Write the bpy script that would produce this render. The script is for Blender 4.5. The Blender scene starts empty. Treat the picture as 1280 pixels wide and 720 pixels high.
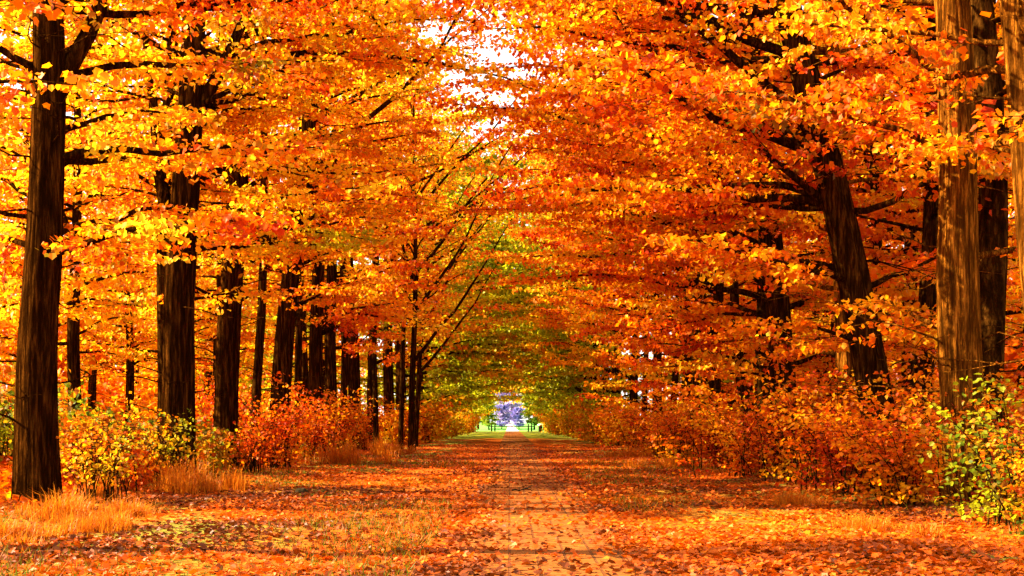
import bpy, math, random
import numpy as np
from mathutils import Vector
R = math.radians
F, VX, HY, CH = 1800.0, 637.0, 528.0, 1.5        # focal length in px of the 1280 wide photo, vanishing point, eye height
sc = bpy.context.scene
col = sc.collection

# ------------------------------------------------------------------ mesh building
class MB:
    def __init__(s): s.v = []; s.f = []; s.n = 0; s.fa = []
    def add(s, V, Fc, attr=None):
        """V (n,3); Fc (m,k) array of indices; attr (m,3) colour data per face"""
        V = np.asarray(V, np.float32); Fc = np.asarray(Fc, np.int32)
        s.v.append(V); s.f.append(Fc + s.n); s.n += len(V)
        if attr is not None: s.fa.append(np.asarray(attr, np.float32))
    def mesh(s, name, mat, smooth=False):
        me = bpy.data.meshes.new(name)
        V = np.concatenate(s.v)
        loops = np.concatenate([f.ravel() for f in s.f])
        sizes = np.concatenate([np.full(len(f), f.shape[1], np.int32) for f in s.f])
        starts = np.concatenate([[0], np.cumsum(sizes)[:-1]]).astype(np.int32)
        me.vertices.add(len(V)); me.vertices.foreach_set('co', V.ravel())
        me.loops.add(len(loops)); me.loops.foreach_set('vertex_index', loops)
        me.polygons.add(len(sizes)); me.polygons.foreach_set('loop_start', starts)
        me.polygons.foreach_set('loop_total', sizes)
        me.polygons.foreach_set('use_smooth', np.full(len(sizes), smooth))
        me.update(calc_edges=True)
        if s.fa:
            A = np.concatenate(s.fa)
            at = me.attributes.new('leafvar', 'FLOAT_VECTOR', 'FACE')
            at.data.foreach_set('vector', A.ravel())
        me.materials.append(mat)
        return me

def link(name, data, parent=None):
    o = bpy.data.objects.new(name, data); col.objects.link(o)
    if parent: o.parent = parent
    return o
def tag(o, label=None, cat=None, group=None, kind=None):
    if label: o['label'] = label
    if cat: o['category'] = cat
    if group: o['group'] = group
    if kind: o['kind'] = kind
    return o

def tube(mb, pts, rad, sides=6, ridges=None, rng=None):
    P = np.asarray(pts, float); r = np.asarray(rad, float); n = len(P)
    T = np.gradient(P, axis=0); T /= np.linalg.norm(T, axis=1)[:, None] + 1e-9
    ref = np.array([0., 0., 1.]) if abs(T[0][2]) < .8 else np.array([0., 1., 0.])
    A = np.cross(T, ref); A /= np.linalg.norm(A, axis=1)[:, None] + 1e-9
    B = np.cross(T, A)
    th = np.arange(sides) * 2 * math.pi / sides
    rr = r[:, None] * np.ones(sides)[None]
    if ridges is not None: rr = rr * ridges
    V = P[:, None] + rr[..., None] * (np.cos(th)[None, :, None] * A[:, None] + np.sin(th)[None, :, None] * B[:, None])
    V = V.reshape(-1, 3)
    i = np.arange(n - 1)[:, None] * sides; j = np.arange(sides)[None]; k = (j + 1) % sides
    Fc = np.stack([i + j, i + sides + j, i + sides + k, i + k], -1).reshape(-1, 4)
    mb.add(V, Fc)
    # tip cap
    mb.add(V[-sides:], np.arange(sides)[None])

class Noise:
    def __init__(s, seed, scale=1.0, k=10):
        g = np.random.default_rng(seed)
        s.w = g.normal(size=(k, 3)) * scale; s.p = g.uniform(0, 6.28, k); s.k = k
    def __call__(s, P):
        return np.sin(P @ s.w.T + s.p).sum(1) / math.sqrt(s.k * .5)

MAPLE = np.array([[0, 0, 0], [0, 1, 0], [.33, .08, 0], [.36, .32, 0], [.48, .56, 0], [.24, .74, 0],
                  [-.33, .08, 0], [-.36, .32, 0], [-.48, .56, 0], [-.24, .74, 0]], float)
MAPLE_F = np.array([[0, 2, 3, 4, 5, 1], [0, 1, 9, 8, 7, 6]])
SIMPLE = np.array([[0, 0, 0], [0, 1, 0], [.42, .45, 0], [-.42, .45, 0]], float)
SIMPLE_F = np.array([[0, 2, 1], [0, 1, 3]])

def leaves(mb, P, size, rng, mode='maple', droop=-25, dspread=28, roll=38, noise=None, az=None):
    n = len(P)
    if n == 0: return
    Tm, Tf = (MAPLE, MAPLE_F) if mode == 'maple' else (SIMPLE, SIMPLE_F)
    a = rng.uniform(0, 2 * math.pi, n) if az is None else az
    t = np.radians(rng.normal(droop, dspread, n)); ro = np.radians(rng.normal(0, roll, n))
    ca, sa, ct, st = np.cos(a), np.sin(a), np.cos(t), np.sin(t)
    d = np.stack([ca * ct, sa * ct, st], 1)
    n0 = np.stack([-ca * st, -sa * st, ct], 1)
    s0 = np.cross(d, n0)
    cr, sr = np.cos(ro)[:, None], np.sin(ro)[:, None]
    s = s0 * cr + n0 * sr; nn = n0 * cr - s0 * sr
    sz = size * rng.uniform(.65, 1.3, n)
    fold = rng.uniform(-.1, .5, n); curl = rng.uniform(-.15, .35, n)
    L = np.repeat(Tm[None], n, 0)
    L[:, :, 2] = np.abs(L[:, :, 0]) * fold[:, None] - (L[:, :, 1] ** 2) * curl[:, None]
    L *= sz[:, None, None]
    V = P[:, None] + L[:, :, 0:1] * s[:, None] + L[:, :, 1:2] * d[:, None] + L[:, :, 2:3] * nn[:, None]
    k = len(Tm)
    Fc = (Tf[None] + (np.arange(n) * k)[:, None, None]).reshape(-1, Tf.shape[1])
    nz = noise[0](P) if noise else np.zeros(n)
    gz = noise[1](P) if noise else np.zeros(n)
    v = np.clip(.5 + .22 * nz + rng.normal(0, .13, n), 0, 1)
    at = np.stack([v, .5 + .25 * gz + rng.normal(0, .06, n), rng.uniform(0, 1, n)], 1)
    mb.add(V.reshape(-1, 3), Fc, np.repeat(at, 2, 0))

# ------------------------------------------------------------------ materials
def new_mat(name):
    m = bpy.data.materials.new(name); m.use_nodes = True
    nt = m.node_tree; nt.nodes.clear()
    return m, nt, nt.nodes.new('ShaderNodeOutputMaterial')
def N(nt, t, **kw):
    n = nt.nodes.new('ShaderNode' + t)
    for k, v in kw.items(): setattr(n, k, v)
    return n
def ramp(nt, fac, stops, interp='LINEAR'):
    r = N(nt, 'ValToRGB'); cr = r.color_ramp; cr.interpolation = interp
    while len(cr.elements) > 1: cr.elements.remove(cr.elements[-1])
    cr.elements[0].position = stops[0][0]; cr.elements[0].color = (*stops[0][1], 1)
    for p, c in stops[1:]:
        e = cr.elements.new(p); e.color = (*c, 1)
    nt.links.new(fac, r.inputs[0]); return r.outputs[0]
def mixc(nt, fac, a, b, bt='MIX'):
    m = N(nt, 'Mix', data_type='RGBA', blend_type=bt)
    for s, v in ((0, fac), (6, a), (7, b)):
        if hasattr(v, 'links') or isinstance(v, bpy.types.NodeSocket): nt.links.new(v, m.inputs[s])
        else: m.inputs[s].default_value = v if s == 0 else (*v, 1)
    return m.outputs[2]
def math_(nt, op, a, b=None, clamp=False):
    m = N(nt, 'Math', operation=op, use_clamp=clamp)
    for i, v in enumerate((a, b)):
        if v is None: continue
        if isinstance(v, bpy.types.NodeSocket): nt.links.new(v, m.inputs[i])
        else: m.inputs[i].default_value = v
    return m.outputs[0]
def noise_(nt, vec, scale, detail=4, rough=.6, mapscale=None):
    if mapscale:
        mp = N(nt, 'Mapping'); mp.inputs['Scale'].default_value = mapscale
        nt.links.new(vec, mp.inputs['Vector']); vec = mp.outputs[0]
    n = N(nt, 'TexNoise'); n.inputs['Scale'].default_value = scale
    n.inputs['Detail'].default_value = detail; n.inputs['Roughness'].default_value = rough
    nt.links.new(vec, n.inputs['Vector']); return n.outputs['Fac']

AUTUMN = [(0, (.40, .030, .001)), (.2, (.60, .080, .001)), (.42, (.68, .155, .001)), (.62, (.72, .25, .002)), (.82, (.76, .38, .004)), (1, (.78, .52, .010))]
def leaf_mat(name, stops, transl=.56, green=(.44, .44, .006)):
    m, nt, out = new_mat(name)
    at = N(nt, 'Attribute', attribute_name='leafvar')
    oi = N(nt, 'ObjectInfo')
    sx = N(nt, 'SeparateXYZ'); nt.links.new(at.outputs['Vector'], sx.inputs[0])
    sc_ = N(nt, 'SeparateColor'); nt.links.new(oi.outputs['Color'], sc_.inputs[0])
    v = math_(nt, 'ADD', sx.outputs[0], math_(nt, 'SUBTRACT', sc_.outputs[0], .5), clamp=True)
    c = ramp(nt, v, stops)
    g = math_(nt, 'ADD', sx.outputs[1], sc_.outputs[1])
    g = math_(nt, 'MULTIPLY', math_(nt, 'SUBTRACT', g, 1.0), 3.0, clamp=True)
    c = mixc(nt, g, c, mixc(nt, v, (.07, .11, .004), green))
    # brown blemishes on some leaves
    b = math_(nt, 'GREATER_THAN', sx.outputs[2], .95)
    c = mixc(nt, math_(nt, 'MULTIPLY', b, .6), c, (.16, .05, .01))
    p = N(nt, 'BsdfPrincipled'); p.inputs['Roughness'].default_value = .5
    p.inputs['Specular IOR Level'].default_value = .12
    nt.links.new(c, p.inputs['Base Color'])
    t = N(nt, 'BsdfTranslucent'); nt.links.new(c, t.inputs['Color'])
    mx = N(nt, 'MixShader'); mx.inputs[0].default_value = transl
    nt.links.new(p.outputs[0], mx.inputs[1]); nt.links.new(t.outputs[0], mx.inputs[2])
    nt.links.new(mx.outputs[0], out.inputs[0]); return m
M_LEAF = leaf_mat('autumn_leaf', AUTUMN)
M_LITTER = leaf_mat('fallen_leaf', [(0, (.10, .02, .002)), (.28, (.42, .065, .001)), (.55, (.57, .105, .001)), (.8, (.62, .165, .002)), (1, (.70, .30, .008))], .2)
M_DRY = leaf_mat('dry_grass', [(0, (.26, .05, .002)), (.5, (.50, .13, .003)), (1, (.60, .22, .010))], .4, (.09, .10, .005))
M_GREEN = leaf_mat('green_leaf', [(0, (.04, .09, .004)), (.5, (.10, .19, .008)), (1, (.34, .36, .01))], .45)
M_VIOLET_GLOW = leaf_mat('violet_glow_leaf', [(0, (.10, .13, .42)), (.5, (.28, .22, .62)), (1, (.62, .42, .75))], .4, (.1, .4, .75))  # violet glow of the far opening, put into the leaf colour

def bark_mat():
    m, nt, out = new_mat('ridged_bark')
    tc = N(nt, 'TexCoord'); o = tc.outputs['Object']
    n1 = noise_(nt, o, 13, 6, .72, (1, 1, .10))
    n2 = noise_(nt, o, 1.1, 3, .6)
    n3 = noise_(nt, o, 30, 4, .7, (1, 1, .4))
    c = ramp(nt, n1, [(.38, (.003, .001, .0005)), (.50, (.022, .009, .002)), (.62, (.11, .055, .012)), (.78, (.32, .18, .045))])
    c = mixc(nt, math_(nt, 'MULTIPLY', n2, .45), c, (.03, .016, .004), 'MIX')
    oi = N(nt, 'ObjectInfo'); c = mixc(nt, 1.0, c, oi.outputs['Color'], 'MULTIPLY')      # per-tree tint, paints some trunks as sunlit and others as shaded
    p = N(nt, 'BsdfPrincipled'); p.inputs['Roughness'].default_value = 1
    p.inputs['Specular IOR Level'].default_value = 0
    nt.links.new(c, p.inputs['Base Color'])
    h = math_(nt, 'ADD', n1, math_(nt, 'MULTIPLY', n3, .3))
    b = N(nt, 'Bump'); b.inputs['Strength'].default_value = 1; b.inputs['Distance'].default_value = .13
    nt.links.new(h, b.inputs['Height']); nt.links.new(b.outputs[0], p.inputs['Normal'])
    nt.links.new(p.outputs[0], out.inputs[0]); return m
M_BARK = bark_mat()
def plain(name, c, rough=.6, bump=0, var=.25, metal=0, scale=14):
    m, nt, out = new_mat(name)
    tc = N(nt, 'TexCoord'); n = noise_(nt, tc.outputs['Object'], scale, 5, .65)
    cc = ramp(nt, n, [(.3, tuple(x * (1 - var) for x in c)), (.7, tuple(min(1, x * (1 + var)) for x in c))])
    p = N(nt, 'BsdfPrincipled'); p.inputs['Roughness'].default_value = rough; p.inputs['Specular IOR Level'].default_value = 0 if rough == 1 else .5; p.inputs['Metallic'].default_value = metal
    nt.links.new(cc, p.inputs['Base Color'])
    if bump:
        b = N(nt, 'Bump'); b.inputs['Distance'].default_value = bump
        nt.links.new(n, b.inputs['Height']); nt.links.new(b.outputs[0], p.inputs['Normal'])
    nt.links.new(p.outputs[0], out.inputs[0]); return m

def ground_mat():
    m, nt, out = new_mat('leaf_littered_soil')
    g = N(nt, 'NewGeometry'); P = g.outputs['Position']
    sp = N(nt, 'SeparateXYZ'); nt.links.new(P, sp.inputs[0])
    fine = noise_(nt, P, 7, 6, .75)
    c = ramp(nt, fine, [(.32, (.03, .010, .003)), (.45, (.20, .04, .004)), (.54, (.42, .08, .003)), (.66, (.54, .15, .004)), (.78, (.60, .24, .01))])
    big = noise_(nt, P, .33, 3, .6, (1, .55, 1))
    gr = ramp(nt, fine, [(.35, (.035, .045, .006)), (.6, (.20, .19, .02)), (.75, (.6, .25, .03))])
    gm = ramp(nt, big, [(.46, (0, 0, 0)), (.56, (.9, .9, .9))])
    ax = math_(nt, 'ABSOLUTE', math_(nt, 'SUBTRACT', sp.outputs[0], .3))
    side = math_(nt, 'MULTIPLY', math_(nt, 'SUBTRACT', ax, 2.0), .6, clamp=True)
    c = mixc(nt, math_(nt, 'MULTIPLY', gm, side), c, gr)
    # mown green grass from about 135 m on
    far = math_(nt, 'MULTIPLY', math_(nt, 'SUBTRACT', sp.outputs[1], 128.0), .08, clamp=True)
    gf = ramp(nt, noise_(nt, P, .5, 4, .6), [(.3, (.05, .07, .005)), (.55, (.13, .14, .008)), (.75, (.35, .20, .012))])
    c = mixc(nt, far, c, gf)
    far2 = math_(nt, 'MULTIPLY', math_(nt, 'SUBTRACT', sp.outputs[1], 246.0), .1, clamp=True)
    c = mixc(nt, far2, c, (.10, .30, .05))
    p = N(nt, 'BsdfPrincipled'); p.inputs['Roughness'].default_value = .95; p.inputs['Specular IOR Level'].default_value = .04
    nt.links.new(c, p.inputs['Base Color'])
    b = N(nt, 'Bump'); b.inputs['Distance'].default_value = .06; b.inputs['Strength'].default_value = .8
    nt.links.new(fine, b.inputs['Height']); nt.links.new(b.outputs[0], p.inputs['Normal'])
    nt.links.new(p.outputs[0], out.inputs[0]); return m
def path_mat():
    m, nt, out = new_mat('clinker_paving')
    g = N(nt, 'NewGeometry'); P = g.outputs['Position']
    br = N(nt, 'TexBrick'); br.offset = .5
    br.inputs['Scale'].default_value = 1; br.inputs['Brick Width'].default_value = .30; br.inputs['Row Height'].default_value = .31
    br.inputs['Mortar Size'].default_value = .017; br.inputs['Mortar Smooth'].default_value = .3
    br.inputs['Color1'].default_value = (.17, .052, .007, 1); br.inputs['Color2'].default_value = (.225, .073, .010, 1)
    br.inputs['Mortar'].default_value = (.05, .02, .006, 1)
    mp = N(nt, 'Mapping'); mp.inputs['Rotation'].default_value = (0, 0, R(90)); nt.links.new(P, mp.inputs[0])
    nt.links.new(mp.outputs[0], br.inputs['Vector'])
    n = noise_(nt, P, 1.3, 5, .7); n2 = noise_(nt, P, 22, 4, .7)
    c = mixc(nt, ramp(nt, n, [(.35, (0, 0, 0)), (.7, (.5, .5, .5))]), br.outputs[0], (.21, .048, .004))
    c = mixc(nt, ramp(nt, n2, [(.40, (.5, .5, .5)), (.55, (0, 0, 0))]), c, (.17, .06, .02))
    sp = N(nt, 'SeparateXYZ'); nt.links.new(P, sp.inputs[0])
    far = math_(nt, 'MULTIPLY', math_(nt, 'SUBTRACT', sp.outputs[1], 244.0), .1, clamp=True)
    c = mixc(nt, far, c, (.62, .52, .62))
    p = N(nt, 'BsdfPrincipled'); p.inputs['Roughness'].default_value = .9; p.inputs['Specular IOR Level'].default_value = .04
    nt.links.new(c, p.inputs['Base Color'])
    h = math_(nt, 'SUBTRACT', math_(nt, 'MULTIPLY', n2, .3), br.outputs['Fac'])
    b = N(nt, 'Bump'); b.inputs['Distance'].default_value = .012; nt.links.new(h, b.inputs['Height'])
    nt.links.new(b.outputs[0], p.inputs['Normal']); nt.links.new(p.outputs[0], out.inputs[0]); return m

# ------------------------------------------------------------------ ground and path
PC, PW = .50, 1.15       # path centre and half width
gn = Noise(5, .9); gn2 = Noise(6, 3.0); gn3 = Noise(8, .12)
def ground_z(X, Y):
    X = np.asarray(X, float); Y = np.asarray(Y, float)
    P = np.stack([X.ravel(), Y.ravel(), 0 * X.ravel()], 1)
    d = np.abs(X - PC) - PW
    w = np.clip(d / 1.2, 0, 1)
    z = (.035 * gn(P) + .012 * gn2(P)).reshape(X.shape) * w - .02
    rise = np.clip((np.abs(X) - 6.0) / 9, 0, 1) * .35
    fade = np.clip((260 - Y) / 30, 0, 1)
    return z * np.where(fade > 0, 1, 1) + rise * fade
def build_ground():
    xs = np.concatenate([[-1500, -600, -250, -110, -60, -40, -30], np.arange(-25, 25.01, .3), [30, 40, 60, 110, 250, 600, 1500]])
    ys = np.concatenate([[-300, -60, -10, 4], np.arange(10, 60, .35), np.arange(60, 130, 1.5), np.arange(130, 300, 6), [320, 400, 600, 1000, 2500]])
    X, Y = np.meshgrid(xs, ys); Z = ground_z(X, Y)
    V = np.stack([X, Y, Z], -1).reshape(-1, 3); w = len(xs)
    i = np.arange(len(ys) - 1)[:, None] * w; j = np.arange(w - 1)[None]
    Fc = np.stack([i + j, i + j + 1, i + w + j + 1, i + w + j], -1).reshape(-1, 4)
    mb = MB(); mb.add(V, Fc); tag(link('ground', mb.mesh('ground', ground_mat(), True)), kind='structure')
    mb = MB()
    xs = np.array([PC - PW, PC - PW + .01, PC + PW - .01, PC + PW]); zs = np.array([-.06, .012, .012, -.06])
    ys = np.concatenate([np.arange(-10, 250, 4.0), [420, 700]])
    V = np.array([[x, y, z] for y in ys for x, z in zip(xs, zs)])
    Fc = np.array([[a * 4 + b, a * 4 + b + 1, a * 4 + b + 5, a * 4 + b + 4] for a in range(len(ys) - 1) for b in range(3)])
    mb.add(V, Fc); tag(link('path', mb.mesh('path', path_mat())), kind='structure')
build_ground()

def build_litter():
    rng = np.random.default_rng(11); n = 230000
    u = rng.uniform(0, 1, n); D = 11.5 * (95 / 11.5) ** (u ** .85)
    X = rng.uniform(-1, 1, n) * np.minimum(D * .40, 17) + .3
    d = np.abs(X - PC)
    P = np.stack([X, D, 0 * X], 1)
    dens = .62 + .35 * Noise(21, .8)(P * [1, .5, 1]) + .22 * Noise(22, 3)(P)
    cover = np.where(d < .55, .13, np.where(d < PW + .1, .13 + .7 * (d - .55) / .55, .95))
    cover = cover * np.where(X - PC > 0, 1.15, 1.0)
    keep = rng.uniform(0, 1, n) < cover * np.clip(dens, .30, 1)
    X, D = X[keep], D[keep]
    z = np.where(np.abs(X - PC) < PW, .014, ground_z(X, D) + .006) + rng.exponential(.008, len(X))
    mb = MB()
    P = np.stack([X, D, z], 1)
    leaves(mb, P, .080, rng, 'maple', droop=6, dspread=14, roll=22, noise=(Noise(31, .7), Noise(32, .5)))
    o = link('fallen_leaves', mb.mesh('fallen_leaves', M_LITTER)); o.color = (.27, 0, 0, 1)
    tag(o, 'orange and red fallen leaves strewn over path and verges', 'leaves', kind='stuff')
    # short verge grass between the leaves
    n = 90000; u = rng.uniform(0, 1, n); D = 12 * (70 / 12) ** u
    X = rng.uniform(-1, 1, n) * np.minimum(D * .38, 12) + .3
    P = np.stack([X, D, 0 * X], 1)
    dn = Noise(41, .6)(P * [1, .6, 1])
    keep = (np.abs(X - PC) > PW + .3) & (rng.normal(0, .5, n) + dn > .45)
    X, D = X[keep], D[keep]; n = len(X); z = ground_z(X, D)
    a = rng.uniform(0, 6.28, n); h = rng.uniform(.04, .16, n); w = .006 + D * .00018
    b = np.stack([X, D, z - .01], 1); s = np.stack([np.cos(a), np.sin(a), 0 * a], 1) * w[:, None]
    ln = np.stack([rng.normal(0, .5, n), rng.normal(0, .5, n), np.ones(n)], 1) * h[:, None]
    V = np.stack([b - s, b + s, b + ln], 1).reshape(-1, 3)
    mb = MB(); at = np.stack([rng.uniform(.2, 1, n), rng.uniform(.3, .75, n), rng.uniform(0, 1, n)], 1)
    mb.add(V, np.arange(n * 3).reshape(-1, 3), at)
    o = link('verge_grass', mb.mesh('verge_grass', M_DRY)); o.color = (.15, .72, 0, 1)
    tag(o, 'short olive grass showing through the leaf litter on the verges', 'grass', kind='stuff')
build_litter()

# ------------------------------------------------------------------ trees
class TreeGen:
    """trunk polyline + limbs + layered sprays of leaves; everything in the tree's own space, base at the origin"""
    def __init__(s, seed, H=17, dia=.9, top=None, h0=3, h1=None, nb=50, L=6, mode='maple', lsize=.15, dens=1.0,
                 forks=(), bias=None, rise=.22, arch=1.0, low=1.0, front=1.0, layer=0, crest=None, taper=.78, sides=22, dead=8, leaders=2):
        rng = s.rng = np.random.default_rng(seed); s.noise = (Noise(seed + 1, 1.3), Noise(seed + 2, .8))
        s.tr, s.cr = MB(), MB(); s.mode, s.ls, s.dens = mode, lsize, dens
        top = top or (rng.normal(0, .5), rng.normal(0, .5))
        fine = mode == 'maple'
        if fine: sides = 84
        n = 130 if fine else 34; t = np.linspace(0, 1, n)
        wob = np.stack([np.sin(t * 7 + rng.uniform(0, 6)) * .10, np.sin(t * 6 + rng.uniform(0, 6)) * .10], 1) * np.minimum(t * 4, 1)[:, None]
        P = np.stack([top[0] * t ** 1.15 + wob[:, 0], top[1] * t + wob[:, 1], t * H - .15], 1)
        r = dia / 2 * (1 - taper * t ** 1.1)
        r = r * (1 + .28 * np.exp(-t * H / .5))
        s.P, s.r, s.H = P, r, H
        th = np.arange(sides) * 2 * math.pi / sides
        ph = rng.uniform(0, 6.28, 5)
        rid = 1 + .05 * np.sin(3 * th[None] + ph[0] + 3 * t[:, None]) + .035 * np.sin(5 * th[None] + ph[1]) + .03 * np.sin(8 * th + ph[2] + 4 * t[:, None]) + (0 if fine else 1) * rng.normal(0, .018, (n, sides))
        if fine:        # furrowed bark: long ridges that wander and break
            G = np.stack([np.cos(th)[None] * np.ones((n, 1)), np.sin(th)[None] * np.ones((n, 1)), (t * H)[:, None] * np.ones((1, sides))], -1).reshape(-1, 3)
            w1 = Noise(seed + 5, 1.0, 24); w1.w *= [13, 13, .9]; w2 = Noise(seed + 6, 1.0, 16); w2.w *= [5, 5, .5]; w3 = Noise(seed + 7, 1.0, 12); w3.w *= [2.2, 2.2, 1.6]
            rid += (.034 * np.abs(w1(G)) + .02 * w2(G) + .012 * w3(G)).reshape(n, sides) - .03
        rid += (.16 * np.sin(5 * th + ph[3])[None] * np.exp(-t * H / .5)[:, None])
        tube(s.tr, P, r, sides, rid)
        h1 = h1 or H * .97
        for f in forks: s.limb(*f)
        if not forks:
            for k in range(leaders):
                h = rng.uniform(.42, .72) * H; a = rng.uniform(0, 6.28)
                s.limb(h, a, rng.uniform(4, 7), R(62))
        ga = rng.uniform(0, 6.28)
        for k in range(nb):
            h = h0 + (h1 - h0) * ((k + rng.uniform(0, 1)) / nb) ** .9
            if layer: h = max(h0, round(h / layer) * layer + rng.normal(0, layer * .13))
            h = min(h, H * .97)
            ga += 2.4 + rng.normal(0, .3)
            a = ga
            if bias is not None and rng.uniform() < .5: a = bias + rng.normal(0, .6)
            if math.sin(a) < -.55 and rng.uniform() > front: a = -a       # keep some trunks free towards the path's mouth
            q = h / H
            l = L * rng.uniform(.6, 1.12) * (1 if q < .75 else 1 - (q - .75) * 2.4)
            if bias is not None:
                fc = max(0, math.cos(a - bias)) ** .6; k_ = min(1, max(0, (h - 3.2) / 3.2))
                ar = arch if not crest or h < crest[0] else crest[1]
                l *= 1 + fc * ((low * (1 - k_) + ar * k_) - 1)
            s.branch(h, a, l, e0=rise + rng.uniform(-.15, .3) + max(0, q - .6) * .8)
        for k in range(dead):                  # bare dead twigs low on the trunk
            s.bare(rng.uniform(1.2, max(2, H * .6)), rng.uniform(0, 6.28), rng.uniform(1.2, 4.2 if mode == 'maple' else 2.5))
    def at(s, h):
        t = min(max((h + .15) / s.H, 0), 1) * (len(s.P) - 1); i = min(int(t), len(s.P) - 2); f = t - i
        return s.P[i] * (1 - f) + s.P[i + 1] * f, s.r[i] * (1 - f) + s.r[i + 1] * f
    def poly(s, p, a, l, e0, e1, n, wig=.12):
        rng = s.rng; pts = [p]; st = l / (n - 1)
        for i in range(n - 1):
            f = i / (n - 1); e = e0 + (e1 - e0) * f + rng.normal(0, wig * .8); a += rng.normal(0, wig)
            p = p + st * np.array([math.cos(a) * math.cos(e), math.sin(a) * math.cos(e), math.sin(e)]); pts.append(p)
        return np.array(pts)
    def limb(s, h, a, l, e, r0=None):
        p, r = s.at(h); r0 = r0 or r * .62
        Q = s.poly(p, a, l, e, e + .2, 9, .10)
        tube(s.tr, Q, np.linspace(r0, r0 * .25, 9), 9)
        for i in range(2, 9):
            for k in range(2): s.spray(Q[i], a + s.rng.uniform(-2, 2), s.rng.uniform(1.5, 3.2), .25, r0 * .2)
    def bare(s, h, a, l):
        p, r = s.at(h)
        Q = s.poly(p, a, l, s.rng.uniform(-.2, .5), s.rng.uniform(-.3, .3), 7, .22)
        tube(s.tr, Q, np.linspace(.022, .004, 7), 4)
        for k in range(3):
            i = s.rng.integers(2, 6); q = s.poly(Q[i], a + s.rng.choice([-1, 1]) * .8, l * .4, .1, .1, 4, .25)
            tube(s.tr, q, np.linspace(.01, .003, 4), 3)
    def branch(s, h, a, l, e0):
        p, r = s.at(h)
        n = max(6, int(l / .55)); r0 = min(r * .42, .018 + .011 * l)
        Q = s.poly(p, a, l, e0, s.rng.uniform(-.22, .08), n, .15)
        tube(s.tr, Q, np.linspace(r0, .007, n), 6)
        for i in range(1, n):
            f = i / (n - 1)
            if f < .22: continue
            for sg in (-1, 1):
                ll = (.32 * l * (1.08 - f) + .45) * s.rng.uniform(.6, 1.2)
                dv = Q[i] - Q[i - 1]; aa = math.atan2(dv[1], dv[0])
                s.spray(Q[i] - (Q[i] - Q[i - 1]) * s.rng.uniform(0, .9), aa + sg * s.rng.uniform(.6, 1.15), ll, s.rng.uniform(-.10, .10), .008)
        s.scatter(Q[n // 3:], .7)
    def spray(s, p, a, l, e, r0):
        n = max(3, int(l / .35)); Q = s.poly(p, a, l, e, e - .3, n, .13)
        if s.mode == 'maple' or s.rng.uniform() < .35: tube(s.tr, Q, np.linspace(max(r0, .007), .003, n), 3)
        s.scatter(Q, 1.0)
    def scatter(s, Q, k):
        seg = np.linalg.norm(np.diff(Q, axis=0), axis=1).sum()
        n = int(seg * 20 * s.dens * k * s.rng.uniform(.6, 1.3) + s.rng.uniform())
        if n < 1: return
        u = s.rng.uniform(0, len(Q) - 1.001, n); i = u.astype(int); f = (u - i)[:, None]
        P = Q[i] * (1 - f) + Q[i + 1] * f + s.rng.normal(0, 1, (n, 3)) * [.17, .17, .05]
        s.pts = getattr(s, 'pts', []); s.pts.append(P)
    def finish(s, name):
        P = np.concatenate(s.pts)
        leaves(s.cr, P, s.ls, s.rng, s.mode, noise=s.noise)
        return s.tr.mesh(name + '_trunk', M_BARK, True), s.cr.mesh(name + '_crown', M_LEAF)

NLEAF = 0
def plant_tree(name, meshes, loc, rz=0, scale=(1, 1, 1), color=(.5, 0, 0), label=None, cat='tree', group=None, bark=(.75, .58, .35)):
    root = link(name, None); root.location = loc; root.rotation_euler = (0, 0, rz); root.scale = scale
    tag(root, label, cat, group)
    t = link('trunk', meshes[0], root); c = link('crown', meshes[1], root)
    c.color = (*color, 1); t.color = (*bark, 1)
    return root
def px(x, D): return (x - VX) / F * D
def gz(x, y): return float(ground_z(np.array([x]), np.array([y]))[0])

PI = math.pi
GROW = 'autumn trees lining the path'
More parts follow.
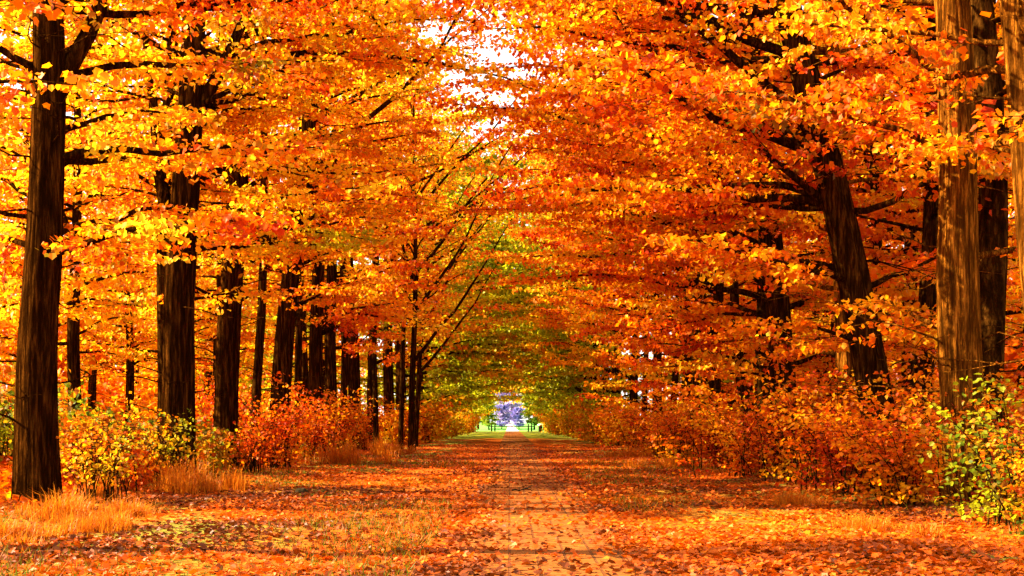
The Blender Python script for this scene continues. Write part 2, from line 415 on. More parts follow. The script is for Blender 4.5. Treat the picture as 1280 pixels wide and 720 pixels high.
# photo trunks: (base px, distance, px width, top offset at 12 m height in px, generator options, colour, label)
near = [
 (47, 25.5, 62, 10, dict(H=15, h0=3.8, h1=10.5, nb=20, L=5.2, bias=.1, front=.0, arch=1.15, layer=1.5, dead=18, taper=.5), (.58, .16), 'nearest left tree, thick black trunk with golden rim at the edge of the picture'),
 (222, 36, 50, 10, dict(H=19, h0=4.4, h1=13.5, nb=36, L=5.2, bias=.1, front=.0, arch=1.25, crest=(10.4, 1.75), layer=1.5, dead=14, taper=.6, forks=((5.5, 2.6, 7, R(72)), (9, .3, 6, R(60)))), (.64, .16), 'thick dark trunk with rough ridged bark, second of the left row, forked above'),
 (281, 44, 37, 14, dict(H=21, h0=5.0, h1=16, forks=((11, .1, 9, R(34), .12), (13.5, -.2, 8, R(20), .09)), nb=46, L=5.2, bias=0, front=.0, arch=1.15, crest=(12.6, 1.75), dead=12, taper=.6, layer=1.6), (.63, .12), 'straight brown ridged trunk lit on one flank, third of the left row'),
 (346, 52, 31, 26, dict(H=22, h0=5.0, h1=18.5, forks=((9.5, 0, 10, R(44), .13), (12.5, .3, 9.5, R(30), .10), (7, 2.8, 5, R(60))), nb=50, L=5.6, bias=0, front=.2, arch=1.05, crest=(15, 1.6), dead=12, taper=.6, layer=1.8), (.62, .16), 'dark trunk rising behind the red shrub, fourth of the left row'),
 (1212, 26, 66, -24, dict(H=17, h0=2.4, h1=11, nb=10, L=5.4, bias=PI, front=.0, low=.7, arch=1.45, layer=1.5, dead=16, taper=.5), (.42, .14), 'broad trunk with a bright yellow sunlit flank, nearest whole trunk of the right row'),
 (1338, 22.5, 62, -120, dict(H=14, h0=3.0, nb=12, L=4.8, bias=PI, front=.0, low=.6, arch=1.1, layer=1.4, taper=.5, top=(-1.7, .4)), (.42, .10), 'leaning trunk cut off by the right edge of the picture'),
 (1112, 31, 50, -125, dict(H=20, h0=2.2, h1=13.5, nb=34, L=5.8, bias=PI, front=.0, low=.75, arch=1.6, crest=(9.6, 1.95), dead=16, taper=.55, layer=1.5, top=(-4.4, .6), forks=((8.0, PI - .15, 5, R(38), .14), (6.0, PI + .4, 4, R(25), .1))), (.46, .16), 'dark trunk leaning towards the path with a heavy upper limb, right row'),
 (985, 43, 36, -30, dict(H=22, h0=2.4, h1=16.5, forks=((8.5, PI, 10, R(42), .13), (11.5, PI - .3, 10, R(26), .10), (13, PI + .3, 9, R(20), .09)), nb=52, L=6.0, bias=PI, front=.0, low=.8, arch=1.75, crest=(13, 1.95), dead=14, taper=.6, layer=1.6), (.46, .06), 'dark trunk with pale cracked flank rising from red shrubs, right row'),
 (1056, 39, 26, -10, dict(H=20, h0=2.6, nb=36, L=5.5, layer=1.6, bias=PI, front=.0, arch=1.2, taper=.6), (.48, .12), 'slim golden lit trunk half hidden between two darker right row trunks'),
]
def topoff(x, D, off, H): return (off / F * D * H / 8.0, random.Random(int(x)).uniform(-.4, .4))
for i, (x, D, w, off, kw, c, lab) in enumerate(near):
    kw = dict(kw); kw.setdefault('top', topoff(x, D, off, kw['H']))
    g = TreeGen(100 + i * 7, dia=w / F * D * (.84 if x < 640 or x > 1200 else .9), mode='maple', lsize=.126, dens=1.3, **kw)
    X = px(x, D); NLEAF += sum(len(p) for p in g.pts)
    plant_tree('maple_tree', g.finish('maple'), (X, D, gz(X, D)), 0, color=(c[0], c[1], 0), label=lab, group=GROW, bark=(3.6, 2.5, .9) if x in (1212, 1338, 1056) else (.75, .5, .26) if x < 300 else (.9, .65, .35))  # raised bark colour imitates sunlight on right trunks, lowered imitates shade on left
# overhanging trees just outside the frame whose boughs reach into it
for i, (X, D, bias, c, lab, h0) in enumerate([
    (-8.6, 17.5, -.1, (.64, .10), 'yellow leaved boughs hanging in from the top left corner in front of the left row', 5.0),
    (8.9, 16.5, PI + .2, (.40, .10), 'orange boughs hanging in from the top right corner in front of the right row', 4.4)]):
    g = TreeGen(300 + i, H=13, dia=.8, h0=h0, nb=10, L=5.0, bias=bias, layer=1.5, h1=9.5, mode='maple', lsize=.112, dens=1.2, dead=0)
    NLEAF += sum(len(p) for p in g.pts)
    plant_tree('maple_tree', g.finish('maple'), (X, D, gz(X, D)), 0, color=(c[0], c[1], 0), label=lab, group=GROW)

# middle distance: shared variants
def variants(n, seed, **kw):
    out = []
    for i in range(n):
        g = TreeGen(seed + i * 13, **kw); out.append(g.finish('variant')); print('leaves', sum(len(p) for p in g.pts))
    return out
VL = variants(3, 500, H=22, dia=.66, h0=4.8, nb=50, L=5.6, bias=0, arch=1.0, crest=(17.5, 1.5), front=.25, layer=1.7, taper=.6, mode='simple', lsize=.20, dens=.8, sides=14)
VR = variants(3, 600, H=22, dia=.60, h0=1.9, nb=60, L=6.0, bias=PI, arch=1.72, low=.85, front=.4, layer=1.7, mode='simple', lsize=.20, dens=.8, sides=14)
VF = variants(3, 700, H=23, dia=.8, h0=1.8, nb=80, L=6.6, bias=0, arch=1.75, low=.8, mode='simple', lsize=.30, dens=.36, sides=10, dead=4)
VB = variants(3, 800, H=21, dia=.6, h0=4.0, nb=46, L=6.3, mode='simple', lsize=.22, dens=.62, sides=10, dead=4)
VS = variants(2, 850, H=21, dia=.38, h0=6.5, nb=26, L=4.2, mode='simple', lsize=.18, dens=.6, sides=10, dead=8, taper=.6)
rs = random.Random(3)
ordn = ['fifth', 'sixth', 'seventh', 'eighth', 'ninth', 'tenth', 'eleventh', 'twelfth', 'thirteenth', 'fourteenth', 'fifteenth', 'sixteenth', 'seventeenth', 'eighteenth', 'nineteenth', 'twentieth', 'twenty first', 'twenty second']
def depthcol(D, base):
    t = min(max((D - 66) / 46, 0), 1)
    return (base + .26 * t + rs.uniform(-.07, .07), .06 + .80 * t + rs.uniform(-.04, .06), 0)
left = [(395, 61, 22), (415, 68, 20), (443, 77, 20), (464, 86, 14), (487, 94, 20), (502, 104, 14), (516, 114, 14)]
right = [(955, 49, 28), (893, 59, 18), (857, 69, 15), (822, 80, 15), (792, 95, 13), (770, 110, 12)]
for sgn, row, V, side in ((-1, left, VL, 'left'), (1, right, VR, 'right')):
    Ds = []
    d = row[-1][1] + 12
    while d < 236: Ds.append(d); d += 12 + rs.uniform(-2, 2)
    row = row + [(VX + sgn * F * (8.2 - 1.5 * min(1, max(0, (D - 120) / 80)) + rs.uniform(-.3, .3)) / D, D, 0) for D in Ds]
    for i, (x, D, w) in enumerate(row):
        X = px(x, D); far = D > 100
        m = (VF if far else V)[i % 3]
        s = .92 + rs.random() * .16
        tw = (w / F * D / (.80 if side == 'left' else .70)) if w else 1
        sxy = s if far else max(.72, min(1.15, s * (tw ** .8)))
        hue = depthcol(D, .60 if side == 'left' else .54)
        tone = 'olive green' if hue[1] > .5 else 'yellow green' if hue[1] > .28 else ('golden' if side == 'left' else 'orange red')
        lab = f'{tone} tree, {ordn[i]} from the front of the {side} row' if not far else f'distant {tone} tree arching over the path, {ordn[i]} of the {side} row'
        plant_tree('maple_tree', m, (X, D, gz(X, D)), rs.uniform(-.35, .35) + (PI if far and sgn > 0 else 0), (sxy, sxy, s), hue, lab, group=GROW)
# rows standing deeper in the wood
k = {-1: 0, 1: 0}
ordw = ['first', 'second', 'third', 'fourth'] + ordn
for sgn, side in ((-1, 'left'), (1, 'right')):
    spots = []
    for j, (X0, D0, D1, st) in enumerate(((14.5, 33, 120, 9.5), (20.5, 52, 150, 12), (28, 78, 170, 16))):
        d = D0
        while d < D1: spots.append((sgn * (X0 + rs.uniform(-1.5, 1.5)), d + rs.uniform(-2, 2), j)); d += st
    cnt = [0, 0, 0]
    for X, D, j in spots:
        hue = depthcol(D * .85, .68 if sgn < 0 else .48)
        if sgn < 0: hue = (hue[0], hue[1] + .03, 0)
        s = rs.uniform(.85, 1.1)
        rk = ('slim trunk just behind the row', 'trunk deeper in the wood', 'tree at the back of the wood')[j]
        lab = f'{"golden" if sgn < 0 else "orange"} {rk}, {side} side, {ordw[cnt[j]]} counting away from the viewer'
        cnt[j] += 1
        plant_tree('woodland_tree', VB[rs.randrange(3)], (X, D, gz(X, D)), rs.uniform(0, 6.28), (s, s, s), hue, lab, group=f'trees in the wood on the {side}')

# slender half-bare tree whose limbs reach over the path into the sky gap
for x, D, tx, seed, lab, c in ((518, 88, 1.6, 950, 'slender leaning tree with thin half bare boughs against the white sky', (.6, .1)),
                      (545, 72, .2, 951, 'small sparse tree with dark bare boughs near the sky gap', (.6, .12))):
    X = px(x, D) - (1.2 if seed == 951 else 0)
    g = TreeGen(seed, H=19, dia=.34, top=(tx, 0), h0=6, nb=34, L=4.2, mode='simple', lsize=.17, dens=.5, rise=.9,
                forks=((4.5, .2, 9, R(50), .10), (7, .5, 9, R(58), .09), (8, 2.5, 8, R(68), .09), (9, -.4, 9, R(45), .09), (11, .1, 9, R(35), .08), (12, -.1, 9, R(42), .08), (14, .3, 8, R(20), .07), (12.5, .5, 7, R(50), .07), (13.5, -.2, 7, R(25), .07)))
    plant_tree('slender_tree', g.finish('slender'), (X, D, gz(X, D)), 0, color=(c[0], c[1], 0), label=lab)

# slim young trees standing between the big ones
for j, (x, D, s, c, lab) in enumerate((
    (204, 38.5, 1.1, .70, 'slim dark stem close against the second left trunk'),
    (374, 58, .9, .70, 'slim stem just right of the fourth left trunk'),
    (316, 47, .9, .68, 'slim stem between the third and fourth left trunks'),
    (428, 72, 1.0, .68, 'slim stem between the sixth and seventh left trunks'),
    (534, 108, 1.2, .70, 'slim stem right of the half bare leaning tree'),
    (470, 74, .8, .68, 'slim stem right of the seventh left trunk'),
    (500, 82, .8, .68, 'slim stem left of the half bare leaning tree'),
    (1156, 40, 1.5, .5, 'dark slim stem seen between the leaning trunk and the broad sunlit trunk'),
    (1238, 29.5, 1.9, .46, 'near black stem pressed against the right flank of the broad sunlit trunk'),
    (1098, 50, 1.2, .52, 'dark slim stem right behind the leaning trunk'),
    (935, 56, 1.2, .50, 'dark slim stem just left of the pair of fused trunks on the right'),
    (872, 66, 1.0, .52, 'slim stem midway along the right row among red leaves'),
    (838, 76, 1.0, .52, 'slim stem beyond the middle of the right row'),
    (806, 88, 1.0, .55, 'slim stem in the distance of the right row'))):
    X = px(x, D); plant_tree('young_tree', VS[j % 2], (X, D, gz(X, D)), j * 1.1, (s, s, .95), (c, .08, 0), lab, group='slim young trees among the rows')

# ------------------------------------------------------------------ shrubs, saplings, grass tufts
def shrub_mesh(seed, H, W, nst, mode, ls, dens, mat=None, sparse=False):
    rng = np.random.default_rng(seed); g = TreeGen.__new__(TreeGen); g.rng = rng; g.mode = mode; g.ls = ls; g.dens = dens
    g.tr, g.cr, g.pts = MB(), MB(), []; g.noise = (Noise(seed, 1.6), Noise(seed + 1, 1.0))
    for i in range(nst):
        a = rng.uniform(0, 6.28); q = math.sqrt(rng.uniform()); tilt = q * W / H
        l = H * rng.uniform(.55, 1.05) * math.hypot(1, tilt * .7)
        p = np.array([rng.normal(0, .12 + W * .12), rng.normal(0, .12 + W * .12), -.05])
        e = math.atan2(1, tilt * .8)
        n = 8; Q = g.poly(p, a, l, min(e + .25, 1.5), e - .45, n, .12)
        tube(g.tr, Q, np.linspace(.018, .004, n), 5)
        for k in range(1 if not sparse else 3, n):
            for z in range(2): g.spray(Q[k], a + rng.uniform(-2.2, 2.2), rng.uniform(.25, .75) * (.6 + W * .2), rng.uniform(-.2, .4), .006)
    leaves(g.cr, np.concatenate(g.pts) * [1, 1, 1], ls, rng, mode, noise=g.noise)
    return g.tr.mesh('stems', M_BARK, True), g.cr.mesh('foliage', mat or M_LEAF)
def plant_shrub(name, ms, X, D, rz, s, color, label, group, cat='shrub'):
    root = link(name, None); root.location = (X, D, gz(X, D)); root.rotation_euler = (0, 0, rz); root.scale = s
    tag(root, label, cat, group)
    link('stems', ms[0], root); f = link('foliage', ms[1], root); f.color = (*color, 1)
SH = [shrub_mesh(1000 + i, 2.9, 2.4, 28, 'maple', .100, .60) for i in range(4)]
SS = [shrub_mesh(1100 + i, 1.9, 1.3, 30, 'maple', .10, .26, sparse=True) for i in range(3)]
SF = [shrub_mesh(1200 + i, 2.6, 2.0, 26, 'simple', .18, .6) for i in range(2)]
rg = [ # X, D, scale, height, colour shift, green, label
 (6.9, 17.6, .55, .55, .32, .66, 'low yellow green shrub at the bottom right corner'),
 (7.4, 21.0, .9, .75, .30, .62, 'yellow green bramble shrub in front of the broad sunlit trunk'),
 (7.0, 25.0, .9, .72, .36, .02, 'low red orange shrub spilling onto the right verge near the leaning trunk'),
 (8.9, 28.5, .9, .9, .44, .30, 'green tinged shrub at the dark foot of the broad sunlit trunk'),
 (6.9, 29.5, .95, .85, .30, 0, 'deep red shrub between the two nearest right row trunks'),
 (7.1, 34.5, 1.0, .95, .34, 0, 'tall scarlet shrub below the leaning right row trunk'),
 (9.6, 36.0, 1.1, 1.1, .40, .05, 'tall orange shrub behind the scarlet one, deep in the right row'),
 (6.6, 39.5, .95, .8, .42, 0, 'round orange shrub at the foot of the trunk with pale cracked flank'),
 (6.7, 45.5, 1.0, .85, .34, 0, 'red orange shrub just past the trunk with pale cracked flank'),
 (6.4, 52.0, 1.1, .85, .44, .02, 'bright orange shrub midway along the right verge'),
 (6.6, 60.0, 1.1, .9, .46, .04, 'orange gold shrub beyond the middle of the right verge'),
 (6.5, 69.0, 1.2, .9, .48, .08, 'gold shrub where the right verge narrows in the distance'),
]
for j, (X, D, s, h, c, g_, lab) in enumerate(rg):
    plant_shrub('shrub', SH[j % 4], X, D, j * 1.7, (s, s, h), (c, g_, 0), lab, 'shrubs along the right verge')
lg = [
 (-9.6, 24.0, .9, .7, .40, .62, 'thin twiggy shrub left of the nearest black trunk', SS),
 (-7.6, 26.6, .8, .75, .36, .68, 'sparse twiggy shrub right beside the nearest black trunk', SS),
 (-8.4, 30.0, 1., .95, .32, .78, 'brown green tangled shrub between the first and second left trunks', SS),
 (-10.6, 31.0, 1.1, 1.15, .32, .98, 'taller green leaved shrub behind the tangled one on the left', SS),
 (-8.2, 34.0, .9, .9, .34, .74, 'twiggy shrub in front of the second left trunk', SS),
 (-7.3, 41.0, .8, .8, .38, .02, 'small orange red shrub before the third left trunk', SS),
 (-7.7, 46.0, 1.0, .95, .26, 0, 'bright scarlet shrub in front of the fourth left trunk', SH),
 (-9.5, 49.0, 1.1, 1.1, .34, .02, 'large red shrub behind the scarlet one on the left', SH),
 (-7.9, 57.0, 1.0, 1.0, .30, 0, 'red orange shrub before the fifth left trunk', SH),
 (-8.0, 66.0, 1.0, 1.0, .40, .04, 'orange shrub beside the sixth left trunk', SH),
 (-8.0, 76.0, 1.1, 1.0, .45, .08, 'orange gold shrub beside the seventh left trunk', SH),
]
for j, (X, D, s, h, c, g_, lab, src) in enumerate(lg):
    plant_shrub('shrub', src[j % len(src)], X, D, j * 2.1, (s, s, h), (c, g_, 0), lab, 'shrubs along the left verge')
for j, D in enumerate((92, 104, 118, 134, 152, 172, 194, 216)):
    for sgn, side in ((-1, 'left'), (1, 'right')):
        X = sgn * (7.0 - .9 * min(1, (D - 92) / 100)) + rs.uniform(-.3, .3)
        plant_shrub('shrub', SF[j % 2], X, D, j * 1.3, (1.25, 1.25, 1.15 + .1 * (j % 3)), (.75, .25 + .035 * j, 0),
                    f'yellow green distant bush, {ordw[j]} of the far {side} bushes', f'far bushes on the {side}', 'bush')
def undergrowth(sgn, name, lab, seed, c):
    rng = np.random.default_rng(seed); mb = MB(); n = 60000
    D = 22 * (190 / 22) ** rng.uniform(0, 1, n); X = sgn * (8.2 + rng.exponential(1, n) * 4.5)
    P = np.stack([X, D, 0 * X], 1); hh = np.clip(.9 + .7 * Noise(seed, .5)(P), .1, 2.6) * rng.uniform(.05, 1, n)
    ok = np.abs(X) < D * .42 + 4
    P[:, 2] = ground_z(X, D) + hh * np.where(np.abs(X) > 11, 1.3, .7); P = P[ok]; D = D[ok]
    leaves(mb, P, .13 + .0016 * D, rng, 'simple', noise=(Noise(seed + 3, .4), Noise(seed + 4, .3)))
    o = link(name, mb.mesh(name, M_LEAF)); o.color = (c[0], c[1], 0, 1); tag(o, lab, 'undergrowth', kind='stuff')
undergrowth(-1, 'undergrowth', 'low golden undergrowth filling the wood behind the left row', 61, (.46, .42))
undergrowth(1, 'undergrowth', 'low orange undergrowth filling the wood behind the right row', 62, (.48, .2))
def woodmass(sgn, lab, seed, c):
    rng = np.random.default_rng(seed); mb = MB(); tr = MB(); P = []
    for i in range(460):
        D = rng.uniform(60, 260); X = sgn * rng.uniform(24, 55); z = 15 * rng.uniform(0, 1) ** 1.5 + .6; q = rng.uniform(2, 4)
        P.append(np.array([X, D, z]) + rng.normal(0, 1, (260, 3)) * [q * .6, q * .6, q * .28])
    P = np.concatenate(P); leaves(mb, P, .52, rng, 'simple', noise=(Noise(seed, .2), Noise(seed + 1, .15)))
    o = link('far_woodland', mb.mesh('far_woodland', M_LEAF)); o.color = (c[0], c[1], 0, 1); tag(o, lab, 'woodland', kind='stuff')
woodmass(-1, 'hazy golden mass of woodland far behind the left row', 71, (.65, .1))
woodmass(1, 'orange mass of woodland far behind the right row', 72, (.5, .1))

def tuft_mesh(seed, n=1300, H=.7, W=.42):
    rng = np.random.default_rng(seed); mb = MB()
    k = 9; cc = rng.normal(0, W * .75, (k, 2)); ci = rng.integers(0, k, n); ch = rng.uniform(.45, 1.1, k)[ci]
    off = rng.normal(0, .09, (n, 2)); b = np.concatenate([cc[ci] + off, np.full((n, 1), -.03)], 1)
    h = H * ch * np.clip(rng.normal(.7, .28, n), .15, 1.3); lean = np.abs(rng.normal(.35, .3, n))
    aa = np.arctan2(off[:, 1], off[:, 0]) + rng.normal(0, .9, n)
    o = np.stack([np.cos(aa), np.sin(aa), 0 * aa], 1); sd = np.stack([-np.sin(aa), np.cos(aa), 0 * aa], 1)
    Z = np.array([0, 0, 1.])
    m1 = b + o * (h * lean * .3)[:, None] + Z * (h * .62)[:, None]; t = b + o * (h * lean * 1.1)[:, None] + Z * (h * (1 - .4 * np.minimum(lean, 1.5)))[:, None]
    w = .0045
    V = np.stack([b - sd * w, b + sd * w, m1 + sd * w * .8, m1 - sd * w * .8, t], 1).reshape(-1, 3)
    at = np.stack([np.clip(rng.normal(.5, .3, n), 0, 1), rng.uniform(0, .5, n), rng.uniform(0, 1, n)], 1)
    i = np.arange(n)[:, None] * 5
    mb.add(V, i + np.array([[0, 1, 2, 3]]), at)
    mb.v.append(np.zeros((0, 3), np.float32)); mb.f.append((i + np.array([[3, 2, 4]])).astype(np.int32)); mb.fa.append(at.astype(np.float32))
    return mb.mesh('grass_tuft', M_DRY)
TM = [tuft_mesh(1), tuft_mesh(2, 1100, .6, .5)]
tf = [(-6.9, 30.5, 1.5, 1.2, 'large golden grass tuft before the second left trunk'),
      (-6.2, 31.5, 1.0, .9, 'smaller grass tuft on the path side of the large golden tuft'),
      (-8.0, 28.0, .9, .8, 'pale grass tuft just beyond the nearest black trunk'),
      (-6.1, 52.5, 2.0, 1.5, 'wide yellow grass tuft before the fifth left trunk'),
      (-5.6, 68.0, 2.2, 1.3, 'yellow grass tuft further along the left verge'),
      (-6.4, 18.6, 1.2, .6, 'flattened orange grass tuft at the lower left corner'),
      (-5.9, 20.6, 1.1, .55, 'flattened grass tuft just above the lower left corner one'),
      (-7.2, 22.2, 1.3, .8, 'orange grass tuft at the foot of the nearest black trunk'),
      (-6.3, 23.9, 1.0, .6, 'low grass tuft on the path side of the nearest black trunk'),
      (5.4, 21.0, 1.3, .5, 'low orange grass tuft on the near right verge'),
      (5.3, 26.5, 1.2, .5, 'low grass tuft before the low red orange shrub'),
      (5.4, 47.0, 1.8, .8, 'pale gold grass tuft on the middle right verge'),
      (5.3, 62.0, 2.2, .9, 'pale grass tuft far along the right verge')]
for j, (X, D, s, h, lab) in enumerate(tf):
    o = link('grass_tuft', TM[j % 2]); o.location = (X, D, gz(X, D)); o.rotation_euler = (0, 0, j * 1.9); o.scale = (s, s, h)
    o.color = (.55, 0, 0, 1); tag(o, lab, 'grass tuft', 'golden grass tufts on the verges')
# thin pale sapling stem between the first and second left trunks
g = shrub_mesh(1300, 2.2, .5, 3, 'maple', .10, .3, sparse=True)
plant_shrub('sapling', g, px(128, 27), 27, 0, (.8, .8, .8), (.6, .3, 0), 'thin pale sapling between the nearest two left trunks', None, 'sapling')

# ------------------------------------------------------------------ small things
def box(mb, x0, x1, y0, y1, z0, z1):
    V = np.array([[x, y, z] for z in (z0, z1) for y in (y0, y1) for x in (x0, x1)])
    mb.add(V, np.array([[0, 2, 3, 1], [4, 5, 7, 6], [0, 1, 5, 4], [2, 6, 7, 3], [0, 4, 6, 2], [1, 3, 7, 5]]))
M_WOOD = plain('weathered_dark_wood', (.022, .016, .008), 1, .01)
M_PALE = plain('pale_paint', (.80, .66, .70), .4, 0, .04); M_GLASS = plain('dark_glass', (.05, .05, .09), .1, 0, .1)
M_TYRE = plain('tyre_rubber', (.03, .03, .03), .8); M_WHITE = plain('white_painted_wood', (.8, .8, .78), .5, 0, .05)
def gate():
    D = 240; xl, xr = px(614.5, D), px(664.5, D)
    root = tag(link('barrier_gate', None), 'low wooden barrier across the far end of the path', 'gate'); root.location = ((xl + xr) / 2, D, -.02)
    hw = (xr - xl) / 2
    for x, h in ((-hw, 1.15), (-hw + .55, 1.25), (hw - .55, 1.25), (hw, 1.15)):
        mb = MB(); tube(mb, [(x, 0, -.1), (x, 0, .5), (x, 0, h), (x, 0, h + .04)], [.13, .125, .12, .08], 10); link('post', mb.mesh('post', M_WOOD, True), root)
    for z in (.42, .86):
        mb = MB(); tube(mb, [(-hw - .35, -.17, z), (0, -.17, z - .02), (hw + .35, -.17, z)], [.07, .075, .07], 8); link('rail', mb.mesh('rail', M_WOOD, True), root)
gate()
for x, D, h, w, cap, lab in ((591, 225, 1.75, .13, False, 'slim dark wooden post left of the far barrier'), (675.5, 235, 1.0, .35, True, 'short dark post with white cap right of the far barrier')):
    X = px(x, D); root = tag(link('wooden_post', None), lab, 'post'); root.location = (X, D, gz(X, D))
    mb = MB(); tube(mb, [(0, 0, -.1), (0, 0, h * .5), (0, 0, h - .05), (0, 0, h)], [w, w * .97, w * .95, w * .6], 12); link('shaft', mb.mesh('shaft', M_WOOD, True), root)
    if cap:
        mb = MB(); tube(mb, [(0, 0, h + .002), (0, 0, h + .05), (0, 0, h + .22), (0, 0, h + .28)], [w * 1.15, w * 1.3, w * 1.2, w * .4], 12); link('cap', mb.mesh('cap', M_WHITE, True), root)
def car():
    D = 400; X = px(636.5, D); root = tag(link('parked_car', None), 'small pale car standing on the road beyond the barrier', 'car'); root.location = (X, D, .013)
    prof = [(-2.1, .35), (-2.1, .75), (-1.9, .88), (-1.0, .98), (1.9, 1.0), (2.1, .8), (2.1, .35)]
    def loft(prof, hw, top, name, mat):
        mb = MB(); n = len(prof); V = []
        for sx in (-1, 1):
            for y, z in prof: V.append((sx * hw * (1 if z < .95 else top), y, z))
        Fq = [[i, i + 1, n + i + 1, n + i] for i in range(n - 1)] + [[n - 1, 0, n, 2 * n - 1]]
        mb.add(np.array(V), np.array(Fq)); mb.add(np.array(V[:n]), np.arange(n)[None, ::-1]); mb.add(np.array(V[n:]), np.arange(n)[None]); 
        o = link(name, mb.mesh(name, mat), root)
        b = o.modifiers.new('bevel', 'BEVEL'); b.width = .05; b.segments = 2; return o
    loft(prof, .92, .96, 'body', M_PALE)
    loft([(-1.0, .982), (-.35, 1.42), (1.2, 1.45), (1.85, 1.002)], .84, .84, 'cabin', M_PALE)
    mb = MB(); mb.add([(-.72, -.97, 1.03), (.72, -.97, 1.03), (.66, -.42, 1.40), (-.66, -.42, 1.40)], [[0, 1, 2, 3]]); link('windscreen', mb.mesh('windscreen', M_GLASS), root)
    for x in (-.8, .8):
        for y in (-1.3, 1.3):
            mb = MB(); tube(mb, [(x - .11, y, .32), (x - .09, y, .32), (x + .09, y, .32), (x + .11, y, .32)], [.25, .33, .33, .25], 16); link('wheel', mb.mesh('wheel', M_TYRE, True), root)
    for x in (-.68, .68):
        mb = MB(); box(mb, x - .16, x + .16, -2.14, -2.08, .62, .76); link('headlight', mb.mesh('headlight', M_WHITE), root)
car()
# far trees beyond the barrier, the violet blue ones coloured to imitate the distant glow
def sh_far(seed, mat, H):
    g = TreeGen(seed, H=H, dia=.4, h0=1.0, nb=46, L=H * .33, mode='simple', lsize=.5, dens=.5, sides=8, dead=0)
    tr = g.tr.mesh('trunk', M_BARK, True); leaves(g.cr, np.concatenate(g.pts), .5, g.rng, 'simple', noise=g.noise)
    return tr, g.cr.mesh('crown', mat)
LT = sh_far(1400, M_VIOLET_GLOW, 9); GT = sh_far(1401, M_GREEN, 9)
for x, D, s, m, c, lab in ((627, 330, .62, LT, (.45, .0, 0), 'tree with painted violet blue far glow, left of the road beyond the barrier'),
                       (649, 335, .55, LT, (.3, .15, 0), 'tree with painted blue far glow, right of the road beyond the barrier'),
                       (637, 470, 2.0, LT, (.8, 0, 0), 'tree with painted pink violet far glow, closing the far end of the road'),
                       (611, 290, .7, GT, (.8, .1, 0), 'bright green bush beyond the left end of the barrier'),
                       (598, 300, 1.0, GT, (.5, .2, 0), 'darker green tree left of the bright green bush'),
                       (668, 300, .9, GT, (.5, .3, 0), 'dull green tree beyond the right end of the barrier'),
                       (680, 320, 1.2, GT, (.4, .3, 0), 'larger green tree at the far right of the barrier')):
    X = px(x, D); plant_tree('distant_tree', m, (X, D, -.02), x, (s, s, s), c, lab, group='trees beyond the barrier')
# fallen twig on the path and two dark clods on the left verge
g = TreeGen.__new__(TreeGen); g.rng = np.random.default_rng(9); g.tr = MB()
Q = g.poly(np.array([0., 0, .03]), .3, .55, .25, -.3, 7, .3); tube(g.tr, Q, np.linspace(.02, .006, 7), 6)
for i in (2, 3, 4): tube(g.tr, g.poly(Q[i], (-1) ** i * 1.1, .25, .4, -.1, 4, .2), np.linspace(.012, .004, 4), 4)
o = link('fallen_twig', g.tr.mesh('fallen_twig', M_WOOD, True)); o.location = (px(640, 31), 31, .014); tag(o, 'dark forked twig lying on the middle of the path', 'twig')
def clod(seed, x, D, s, lab):
    rng = np.random.default_rng(seed); import bmesh
    bm = bmesh.new(); bmesh.ops.create_icosphere(bm, subdivisions=3, radius=1)
    nz = Noise(seed, 2.2)
    for v in bm.verts:
        p = np.array([v.co[:]]); k = 1 + .22 * float(nz(p)[0]); v.co = (v.co.x * k * s, v.co.y * k * s * .8, max(v.co.z * k * s * .55, -s * .3))
    me = bpy.data.meshes.new('log_stump'); bm.to_mesh(me); bm.free(); me.materials.append(M_WOOD)
    o = link('earth_clod', me); X = px(x, D); o.location = (X, D, gz(X, D) + s * .25); tag(o, lab, 'clod', 'dark clods on the left verge')
clod(3, 378, 31, .13, 'larger dark earth clod on the left verge among leaves')
clod(4, 405, 31, .09, 'smaller dark earth clod nearer the path on the left verge')

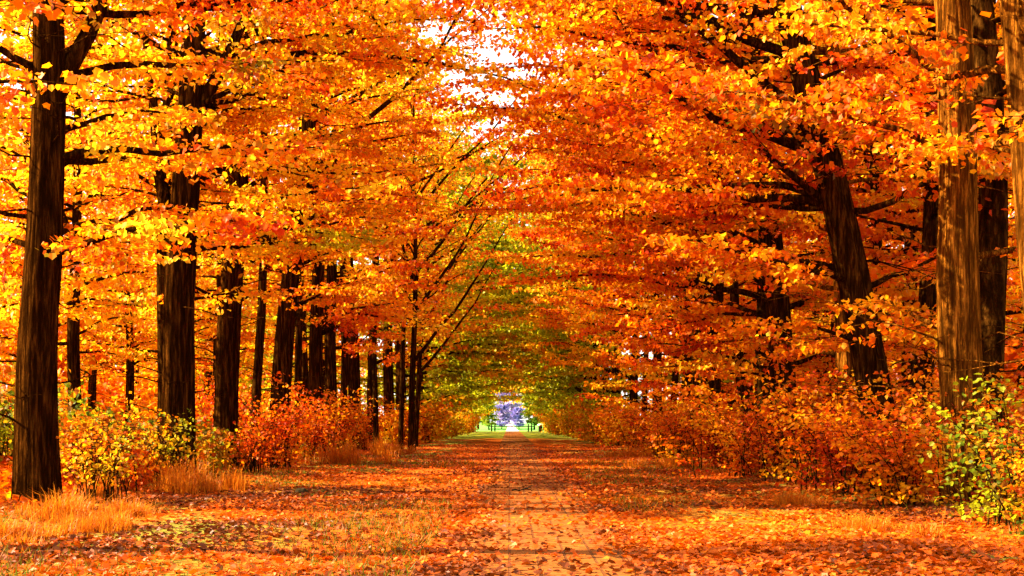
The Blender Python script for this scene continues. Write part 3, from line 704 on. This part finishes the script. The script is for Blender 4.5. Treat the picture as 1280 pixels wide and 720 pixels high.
# ------------------------------------------------------------------ light, camera
EL, AZ = R(34), R(-86)           # azimuth from +Y, negative = left
sd = Vector((math.sin(AZ) * math.cos(EL), math.cos(AZ) * math.cos(EL), math.sin(EL)))
L = bpy.data.lights.new('sun', 'SUN'); L.energy = 5; L.angle = R(.5); L.color = (1, .80, .50)
lo = link('sun', L); lo.rotation_euler = sd.to_track_quat('Z', 'Y').to_euler(); lo.location = (-40, 20, 60)
w = bpy.data.worlds.new('World'); sc.world = w; w.use_nodes = True; nt = w.node_tree
bg = nt.nodes['Background']; sky = nt.nodes.new('ShaderNodeTexSky'); sky.sky_type = 'NISHITA'; sky.sun_disc = False
sky.sun_elevation = EL; sky.sun_rotation = AZ; sky.dust_density = 3; sky.air_density = 1
sky.ozone_density = .3
# thin high cloud whitens the sky
tc = nt.nodes.new('ShaderNodeTexCoord'); nz = nt.nodes.new('ShaderNodeTexNoise'); nz.inputs['Scale'].default_value = 3
nt.links.new(tc.outputs['Generated'], nz.inputs['Vector']); mx = nt.nodes.new('ShaderNodeMix'); mx.data_type = 'RGBA'
nt.links.new(ramp(nt, nz.outputs['Fac'], [(.3, (.55, .55, .55)), (.7, (.95, .95, .95))]), mx.inputs[0])
nt.links.new(sky.outputs[0], mx.inputs[6]); mx.inputs[7].default_value = (7, 6.6, 6.2, 1)
nt.links.new(mx.outputs[2], bg.inputs[0]); bg.inputs[1].default_value = .05
cam = bpy.data.cameras.new('camera'); co = link('camera', cam); co.location = (0, 0, CH); co.rotation_euler = (R(90), 0, 0)
cam.sensor_width = 36; cam.lens = 36 * F / 1280; cam.shift_y = (HY - 360) / 1280; cam.shift_x = (640 - VX) / 1280
cam.clip_end = 5000; sc.camera = co
sc.view_settings.view_transform = 'Standard'; sc.view_settings.look = 'None'; sc.view_settings.exposure = 2.85; sc.view_settings.gamma = 1
c = sc.cycles; c.max_bounces = 8; c.diffuse_bounces = 5; c.glossy_bounces = 2; c.transmission_bounces = 5
c.use_denoising = True; c.denoiser = 'OPENIMAGEDENOISE'; c.use_adaptive_sampling = True; c.adaptive_threshold = .02
c.sample_clamp_indirect = 6; c.caustics_reflective = False; c.caustics_refractive = False
print('near leaves', NLEAF)
